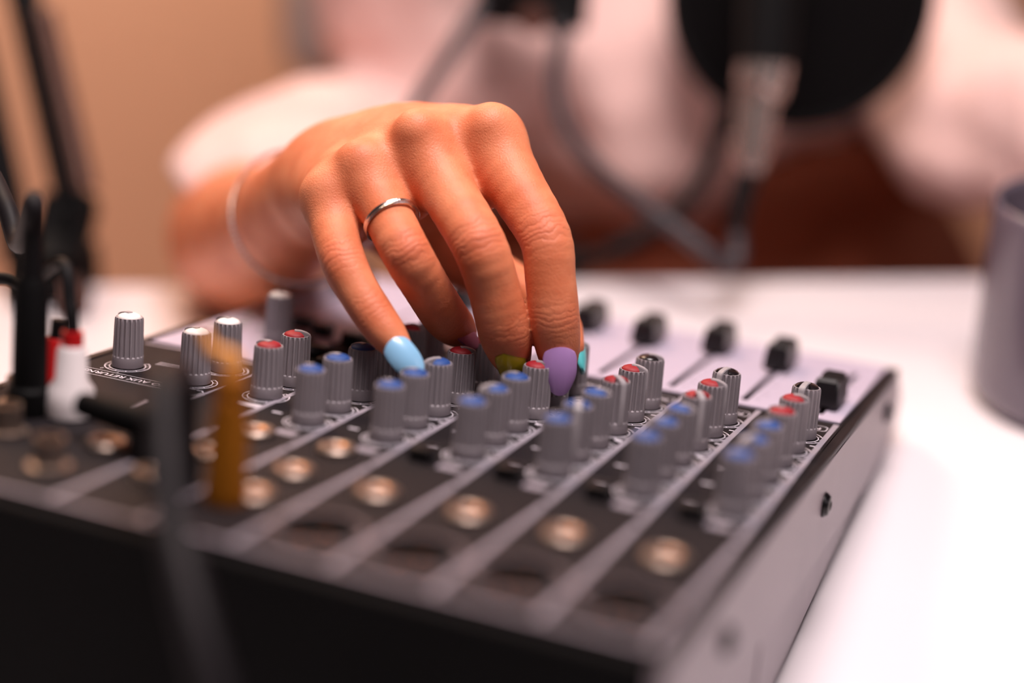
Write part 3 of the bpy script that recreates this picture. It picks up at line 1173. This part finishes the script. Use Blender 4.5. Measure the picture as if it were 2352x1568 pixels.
# ring on the ring finger and chain round the wrist
M_silver = mat('silver', (214, 206, 204), 0.16, 1.0, var=0.05, vscale=600, bump=0.2, bscale=1500)
c0, c1 = FINGERS['ring'][1][0], FINGERS['ring'][2][0]
f0 = FINGERS['ring'][0][0]
axr = c1 - f0
axr /= np.linalg.norm(axr)
cr = at(900, 508, 0.5520)
ring = link('finger_ring', lathe('finger_ring', [(9.0 * mm, -1.1 * mm), (9.65 * mm, -1.15 * mm), (9.95 * mm, -0.75 * mm), (9.75 * mm, -0.25 * mm), (9.75 * mm, 0.25 * mm), (9.95 * mm, 0.75 * mm), (9.65 * mm, 1.15 * mm), (9.0 * mm, 1.1 * mm), (8.85 * mm, 0), (9.0 * mm, -1.1 * mm)], 64, M_silver, close=False))
tag(ring, 'thin silver band with a grooved edge worn on the ring finger', 'ring')
ring.matrix_world = Matrix.Translation(Vector(cr)) @ Vector(axr).to_track_quat('Z', 'Y').to_matrix().to_4x4()

# fine chain round the wrist
ba = ARM[1][0] - ARM[3][0]
ba /= np.linalg.norm(ba)
bc = at(683, 497, 0.648)
b1 = np.cross(ba, [0, 0, 1.0])
b1 /= np.linalg.norm(b1)
b2 = np.cross(ba, b1)
pts, rad = [], []
NB = 300
for k in range(NB + 1):
    a = 2 * PI * k / NB
    pts.append(bc + 0.0262 * math.cos(a) * b1 + 0.0268 * math.sin(a) * b2)
    rad.append(0.0008 + 0.0004 * math.sin(75 * a))
tag(link('bracelet', tube('bracelet', pts, rad, M_silver, 8, raw=True)), 'fine silver chain bracelet round the wrist', 'bracelet')

# ------------------------------------------------------------------ things on and round the desk
M_mug = mat('mug_glaze', (104, 94, 106), 0.25, var=0.03, vscale=30, coat=0.3)
M_black = mat('black_metal', (8, 7, 8), 0.65, spec=0.15, var=0.15, vscale=80)
M_black_rubber = mat('black_rubber', (15, 12, 14), 0.6, spec=0.2, var=0.1, vscale=120)
M_cable = mat('dark_cable', (46, 38, 44), 0.5, var=0.08, vscale=100)
M_cable_black = mat('black_cable', (20, 15, 19), 0.6, spec=0.25, var=0.1, vscale=100)
M_chrome = mat('chrome', (196, 178, 170), 0.27, 0.88, var=0.04, vscale=200)
M_mesh = mat('black_mesh_fabric', (9, 7, 8), 0.9, spec=0.1, var=0.1, vscale=400, bump=0.5, bscale=2200)
M_whitep = mat('white_plastic', (236, 226, 226), 0.4, var=0.03, vscale=150)
M_redp = mat('red_plastic', (196, 20, 24), 0.4, var=0.05, vscale=150)
M_brassplug = mat('brass_plug', (178, 108, 26), 0.32, 0.7, var=0.06, vscale=200)
M_amber = mat('amber_sleeve', (206, 136, 60), 0.4, var=0.06, vscale=200)
M_spring = mat('spring_steel', (120, 92, 84), 0.35, 0.8, var=0.1, vscale=200)
M_chair = mat('grey_upholstery', (190, 172, 166), 0.9, var=0.06, vscale=30, bump=0.3, bscale=700)
M_chairleg = mat('chair_leg_black', (24, 22, 24), 0.5)

# mug
mug = thing('mug', 'plain grey ceramic mug standing beyond the right end of the console', 'mug', (0.0815, 0.3085, 0.0005))
link('cup', lathe('cup', [(0.0, 0.0), (0.040, 0.0), (0.0435, 0.0015), (0.0462, 0.006), (0.0470, 0.012), (0.0472, 0.088), (0.0470, 0.0905), (0.0458, 0.0915), (0.0445, 0.0905), (0.0440, 0.088), (0.0436, 0.014), (0.040, 0.007), (0.0, 0.006)], 72, M_mug, 50), mug)
hd = np.array([0.924, 0.382, 0.0])
link('handle', tube('handle', [hd * 0.0455 + np.array([0, 0, 0.074]), hd * 0.064 + np.array([0, 0, 0.076]), hd * 0.076 + np.array([0, 0, 0.060]), hd * 0.074 + np.array([0, 0, 0.036]), hd * 0.060 + np.array([0, 0, 0.021]), hd * 0.0455 + np.array([0, 0, 0.020])], 0.0052, M_mug, 14, 10), mug)
link('drink', lathe('drink', [(0.0, 0.066), (0.0435, 0.066)], 48, mat('coffee', (60, 34, 22), 0.1, var=0.05), close=False), mug)


def rod(name, a, b, r, m, parent, seg=14):
    return link(name, tube(name, [a, b], r, m, seg, 1), parent)


def world_child(o, parent, origin):
    o.matrix_parent_inverse = Matrix.Translation(-Vector(origin))
    return o


# desk-clamp microphone arm at the left
bo = at(120, 690, 0.815)
bo[2] = 0.0
boom = thing('boom_stand', 'black spring-loaded boom stand clamped to the desk edge at the left', 'boom stand', tuple(bo))


def bpart(name, me):
    return world_child(link(name, me, boom), boom, bo)


def block(name, p, q, w, t, m, side=None):
    """bar of rectangular section from p to q"""
    p, q = np.asarray(p, float), np.asarray(q, float)
    ax = q - p
    L = np.linalg.norm(ax)
    ax /= L
    s = side if side is not None else PU
    s = s - ax * (s @ ax)
    s /= np.linalg.norm(s)
    n = np.cross(ax, s)
    bm = bmesh.new()
    bm_box(bm, -w / 2, w / 2, -t / 2, t / 2, 0, L, min(w, t) * 0.12)
    M4 = Matrix(((s[0], n[0], ax[0], p[0]), (s[1], n[1], ax[1], p[1]), (s[2], n[2], ax[2], p[2]), (0, 0, 0, 1)))
    bmesh.ops.transform(bm, matrix=M4, verts=bm.verts[:])
    return from_bm(name, bm, m, angle=35)


UPZ = np.array([0, 0, 1.0])
bpart('clamp_body', block('clamp_body', bo + UPZ * 0.001, bo + UPZ * 0.016, 0.034, 0.030, M_black))
bpart('clamp_back', block('clamp_back', bo + PV * 0.036 - UPZ * 0.065, bo + PV * 0.036 + UPZ * 0.016, 0.030, 0.010, M_black))
bpart('clamp_foot', block('clamp_foot', bo + PV * 0.036 - UPZ * 0.060, bo - UPZ * 0.060, 0.026, 0.010, M_black))
bpart('clamp_screw', tube('clamp_screw', [bo - UPZ * 0.085, bo - UPZ * 0.029], 0.005, M_chrome, 14, 1))
bpart('socket_post', tube('socket_post', [bo + UPZ * 0.014, at(118, 560, 0.815)], [0.017, 0.013], M_black, 18, 4))
bpart('bracket_plate', block('bracket_plate', at(105, 690, 0.812), at(165, 455, 0.82), 0.027, 0.014, M_black))
bpart('bracket_arm', block('bracket_arm', at(120, 585, 0.812), at(48, 600, 0.812), 0.012, 0.010, M_black, UPZ))
bpart('bracket_ear', block('bracket_ear', at(158, 520, 0.810), at(212, 448, 0.810), 0.007, 0.010, M_black))
bpart('pivot_knob', tube('pivot_knob', [at(172, 675, 0.800), at(170, 676, 0.788)], [0.007, 0.0085], M_spring, 18, 2))
bpart('arm_tube', block('arm_tube', at(172, 495, 0.818), at(-40, -420, 0.86), 0.0150, 0.0140, M_black))
bpart('arm_tube', block('arm_tube', at(52, 610, 0.815), at(-150, -320, 0.86), 0.0150, 0.0140, M_black))
hel = []
pa, pb = at(196, 432, 0.812), at(98, 20, 0.83)
for k in range(41 * 10):
    t = k / 409.0
    a = 2 * PI * 41 * t
    hel.append(pa + (pb - pa) * t + 0.0055 * (math.cos(a) * PU + math.sin(a) * PV))
bpart('spring', tube('spring', hel, 0.0009, M_spring, 6, raw=True))
# the arm continues above the frame and reaches over to the microphone
TOPJ = at(-95, -380, 0.86)
HEADP = at(1235, -30, 0.86)
bpart('elbow_joint', block('elbow_joint', TOPJ - UPZ * 0.02, TOPJ + UPZ * 0.03, 0.034, 0.022, M_black))
bpart('upper_arm_tube', block('upper_arm_tube', TOPJ + UPZ * 0.015, HEADP + UPZ * 0.050, 0.0115, 0.0115, M_black, PV))
bpart('arm_head', block('arm_head', at(1100, -30, 0.86), at(1352, -10, 0.86), 0.034, 0.024, M_black, UPZ))
bpart('head_screw', tube('head_screw', [at(1226, 40, 0.850), at(1224, 46, 0.832)], [0.0085, 0.0075], M_spring, 18, 2))
bpart('head_lug', block('head_lug', at(1275, -6, 0.858), at(1300, 70, 0.858), 0.016, 0.016, M_black))

# microphone, with its plug, in front of the pop filter
mo = at(1762, 40, 0.805)
mic = thing('microphone', 'black handheld-style microphone hanging with a chrome plug at its lower end', 'microphone', tuple(mo))


def mpart(name, me):
    return world_child(link(name, me, mic), mic, mo)


mpart('microphone_body', tube('microphone_body', [at(1792, -330, 0.80), at(1772, -60, 0.803), at(1757, 150, 0.805)], [0.0165, 0.0155, 0.0135], M_black, 28, 6))
mpart('plug_shell', tube('plug_shell', [at(1757, 146, 0.805), at(1747, 205, 0.805), at(1740, 230, 0.805), at(1722, 372, 0.806)], [0.0132, 0.0126, 0.0100, 0.0092], M_chrome, 28, 6))
mpart('plug_collar', tube('plug_collar', [at(1722, 362, 0.806), at(1718, 398, 0.806)], [0.0088, 0.0066], M_chrome, 24, 3))
mpart('plug_boot', tube('plug_boot', [at(1718, 394, 0.806), at(1700, 470, 0.806), at(1690, 545, 0.806)], [0.0062, 0.0050, 0.0040], M_black_rubber, 18, 5))

tag(link('microphone_cable', tube('microphone_cable', [at(1691, 540, 0.806), at(1693, 590, 0.803), at(1665, 606, 0.800), at(1600, 560, 0.800), at(1480, 470, 0.812), at(1370, 385, 0.83), at(1300, 290, 0.845), at(1276, 200, 0.85), at(1286, 110, 0.852), at(1300, 50, 0.855)], 0.0042, M_cable, 14, 10)),
    'dark cable looping from the microphone plug up to the arm head', 'cable')
tag(link('hanging_cable', tube('hanging_cable', [at(1110, 2, 0.855), at(1068, 70, 0.85), at(1005, 165, 0.845), at(950, 250, 0.84), at(905, 340, 0.835), at(880, 450, 0.83)], 0.0042, M_cable, 14, 10)),
    'dark cable hanging from the arm head down behind the hand', 'cable')

# pop filter on a gooseneck clamped to the far desk edge
pc = at(1840, -12, 0.868)
pn = np.array([-0.345, 0.85, -0.16])
pn /= np.linalg.norm(pn)
pf = thing('pop_filter', 'round black mesh pop filter behind the microphone', 'pop filter', tuple(pc))


def fpart(name, me):
    o = link(name, me, pf)
    return o


Rp = Vector(pn).to_track_quat('Z', 'Y').to_matrix().to_4x4()
ringm = lathe('frame_ring', [(0.0660, -0.004), (0.0700, -0.0045), (0.0715, -0.002), (0.0715, 0.002), (0.0700, 0.0045), (0.0660, 0.004), (0.0655, 0.0), (0.0660, -0.004)], 80, M_black, close=False)
o = fpart('frame_ring', ringm)
o.matrix_local = Rp
for zz in (-0.0022, 0.0022):
    o = fpart('mesh_screen', lathe('mesh_screen', [(0.0665, zz), (0.040, zz * 1.35), (0.0, zz * 1.6)], 64, M_mesh, close=False))
    o.matrix_local = Rp
for nm, me in (('gooseneck', tube('gooseneck', [at(1668, 262, 0.872), at(1648, 320, 0.872), at(1618, 400, 0.870), at(1545, 490, 0.868), at(1440, 560, 0.868), at(1350, 600, 0.866), at(1285, 625, 0.866)], 0.0050, M_black_rubber, 14, 10)),
               ('neck_lug', tube('neck_lug', [at(1690, 226, 0.870), at(1655, 305, 0.872)], [0.008, 0.0065], M_black, 16, 2))):
    world_child(fpart(nm, me), pf, pc)
cp = at(1285, 640, 0.866)
cp[2] = 0.0
for nm, me in (('clamp_jaw', block('clamp_jaw', cp - PV * 0.012 + UPZ * 0.0055, cp + PV * 0.022 + UPZ * 0.0055, 0.022, 0.010, M_black)),
               ('clamp_back', block('clamp_back', cp + PV * 0.022 - UPZ * 0.045, cp + PV * 0.022 + UPZ * 0.0105, 0.022, 0.010, M_black)),
               ('clamp_foot', block('clamp_foot', cp + PV * 0.022 - UPZ * 0.041, cp - PV * 0.012 - UPZ * 0.041, 0.020, 0.008, M_black))):
    world_child(fpart(nm, me), pf, pc)

# chair behind the person
ch = pp(-0.02, 0.10, FLOOR_Z)
chair = thing('office_chair', 'grey upholstered chair behind the seated person', 'chair', tuple(ch), (0, 0, math.atan2(PU[1], PU[0])))
link('seat', box_mesh('seat', -0.24, 0.24, -0.30, 0.17, 0.385, 0.445, M_chair, 0.025, 4), chair)
link('backrest', box_mesh('backrest', -0.262, 0.262, 0.15, 0.21, 0.72, 1.22, M_chair, 0.028, 4), chair)
link('back_support', box_mesh('back_support', -0.03, 0.03, 0.165, 0.19, 0.36, 0.80, M_chairleg, 0.004), chair)
link('gas_post', tube('gas_post', [(0, -0.06, 0.06), (0, -0.06, 0.39)], 0.024, M_chairleg, 18, 1), chair)
for k in range(5):
    a = 2 * PI * k / 5 + 0.3
    link('base_leg', tube('base_leg', [(0, -0.06, 0.085), (0.15 * math.cos(a), -0.06 + 0.15 * math.sin(a), 0.075), (0.27 * math.cos(a), -0.06 + 0.27 * math.sin(a), 0.055)], [0.022, 0.018, 0.014], M_chairleg, 12, 4), chair)
    link('caster', lathe('caster', [(0.0, 0.0), (0.016, 0.002), (0.025, 0.018), (0.025, 0.032), (0.016, 0.048), (0, 0.05)], 16, M_chairleg), chair).location = (0.27 * math.cos(a), -0.06 + 0.27 * math.sin(a), 0.0005)


# plugs standing in the console's sockets
def up_plug(name, label, x, y, prof, m, extra=()):
    """plug with its axis square to the console face; prof = (radius, height) in millimetres"""
    t = thing(name, label, 'plug', tuple(pan(x, y, 0.2)), (TILT, 0, 0))
    link('plug_barrel', lathe('plug_barrel', [(r * mm, h * mm) for r, h in prof], 28, m, 40), t)
    for nm, pr, mt in extra:
        link(nm, lathe(nm, [(r * mm, h * mm) for r, h in pr], 28, mt, 40), t)
    return t


up_plug('jack_plug', 'tall black jack plug standing at the left edge of the console', -212, -47,
        [(0, 0.5), (6.2, 0.5), (6.4, 3), (6.4, 8), (5.4, 9), (5.2, 40), (4.2, 43), (0, 43)], M_black,
        (('strain_relief', [(0, 43), (3.6, 43), (3.0, 60), (0, 60)], M_black_rubber),))
tag(link('black_plug_cable', tube('black_plug_cable', [pan(-212, -47, 58), pan(-213, -46, 66), at(45, 560, 0.545), at(12, 470, 0.56), at(-40, 380, 0.57), at(-160, 330, 0.56)], 0.0034, M_cable_black, 12, 10)),
    'dark cable leaving the tall black jack plug towards the left', 'cable')
up_plug('phono_plug', 'white phono plug with a flared foot and red collar', -201, -41,
        [(0, 0.5), (7.4, 0.5), (7.6, 4), (7.0, 9), (4.9, 12), (4.5, 21), (3.6, 22.5), (0, 22.5)], M_whitep,
        (('collar', [(0, 22.4), (3.4, 22.4), (3.2, 27), (0, 27)], M_redp),))
up_plug('phono_plug', 'red phono plug half hidden behind the white one', -216, -28,
        [(0, 0.5), (6.6, 0.5), (6.8, 4), (6.2, 9), (4.6, 12), (4.2, 19), (3.4, 20), (0, 20)], M_redp,
        (('collar', [(0, 19.9), (2.6, 19.9), (2.2, 26), (0, 26)], M_black_rubber),))
tag(link('phono_cable', tube('phono_cable', [pan(-201, -41, 27), pan(-203, -40, 35), pan(-210, -35, 46), at(60, 655, 0.53), at(10, 640, 0.535), at(-80, 650, 0.54), at(-200, 720, 0.56)], 0.0021, M_black_rubber, 10, 8)),
    'thin black cable arching from the white phono plug over the console edge', 'cable')
t = up_plug('brass_plug', 'brass-coloured plug standing among the jack sockets at the near edge', -121, -80,
            [(0, 0.5), (6.0, 0.5), (6.0, 5), (5.5, 6), (5.5, 22), (4.9, 23), (4.9, 27), (4.2, 28.5), (0, 28.5)], M_brassplug,
            (('knurled_ring', [(0, 28.4), (4.4, 28.4), (4.6, 30), (4.6, 33), (3.8, 35), (0, 35)], M_brassplug),))
iv = t.matrix_basis.inverted()
cpts = [iv @ Vector(p) for p in (pan(-121, -80, 34), pan(-121.5, -79, 40), at(490, 806, 0.437), at(463, 752, 0.437))]
link('sleeve', tube('sleeve', cpts, [0.0030, 0.0026, 0.0022, 0.0016], M_amber, 12, 6), t)
up_plug('jack_plug', 'black jack plug with a thick cable bending down in front of the console', -141, -74,
        [(0, 0.5), (6.4, 0.5), (6.6, 3), (6.4, 9), (5.6, 10), (5.4, 26), (4.6, 28), (0, 28)], M_black)
tag(link('thick_cable', tube('thick_cable', [pan(-141, -74, 27), pan(-141, -74.5, 31), at(388, 868, 0.428), at(378, 895, 0.410), at(380, 1040, 0.398), at(396, 1200, 0.388), at(430, 1350, 0.378), at(470, 1500, 0.371), at(520, 1660, 0.368), at(600, 1850, 0.372), at(760, 2080, 0.385)], 0.0043, M_cable_black, 14, 10)),
    'thick dark cable hanging over the near side of the console', 'cable')
ra = thing('angled_plug', 'black right-angled plug lying across the sockets at the left', 'plug', tuple(pan(-159, -62, 0.2)), (TILT, 0, 0))
link('plug_foot', lathe('plug_foot', [(0, 0.3 * mm), (5.2 * mm, 0.3 * mm), (5.2 * mm, 7 * mm), (0, 7 * mm)], 24, M_black), ra)
link('plug_arm', tube('plug_arm', [(0.004, 0.0, 0.0105), (-0.010, 0.002, 0.0105), (-0.026, 0.005, 0.0105)], [0.0048, 0.0048, 0.0036], M_black, 18, 4), ra)

bpy.context.view_layer.update()
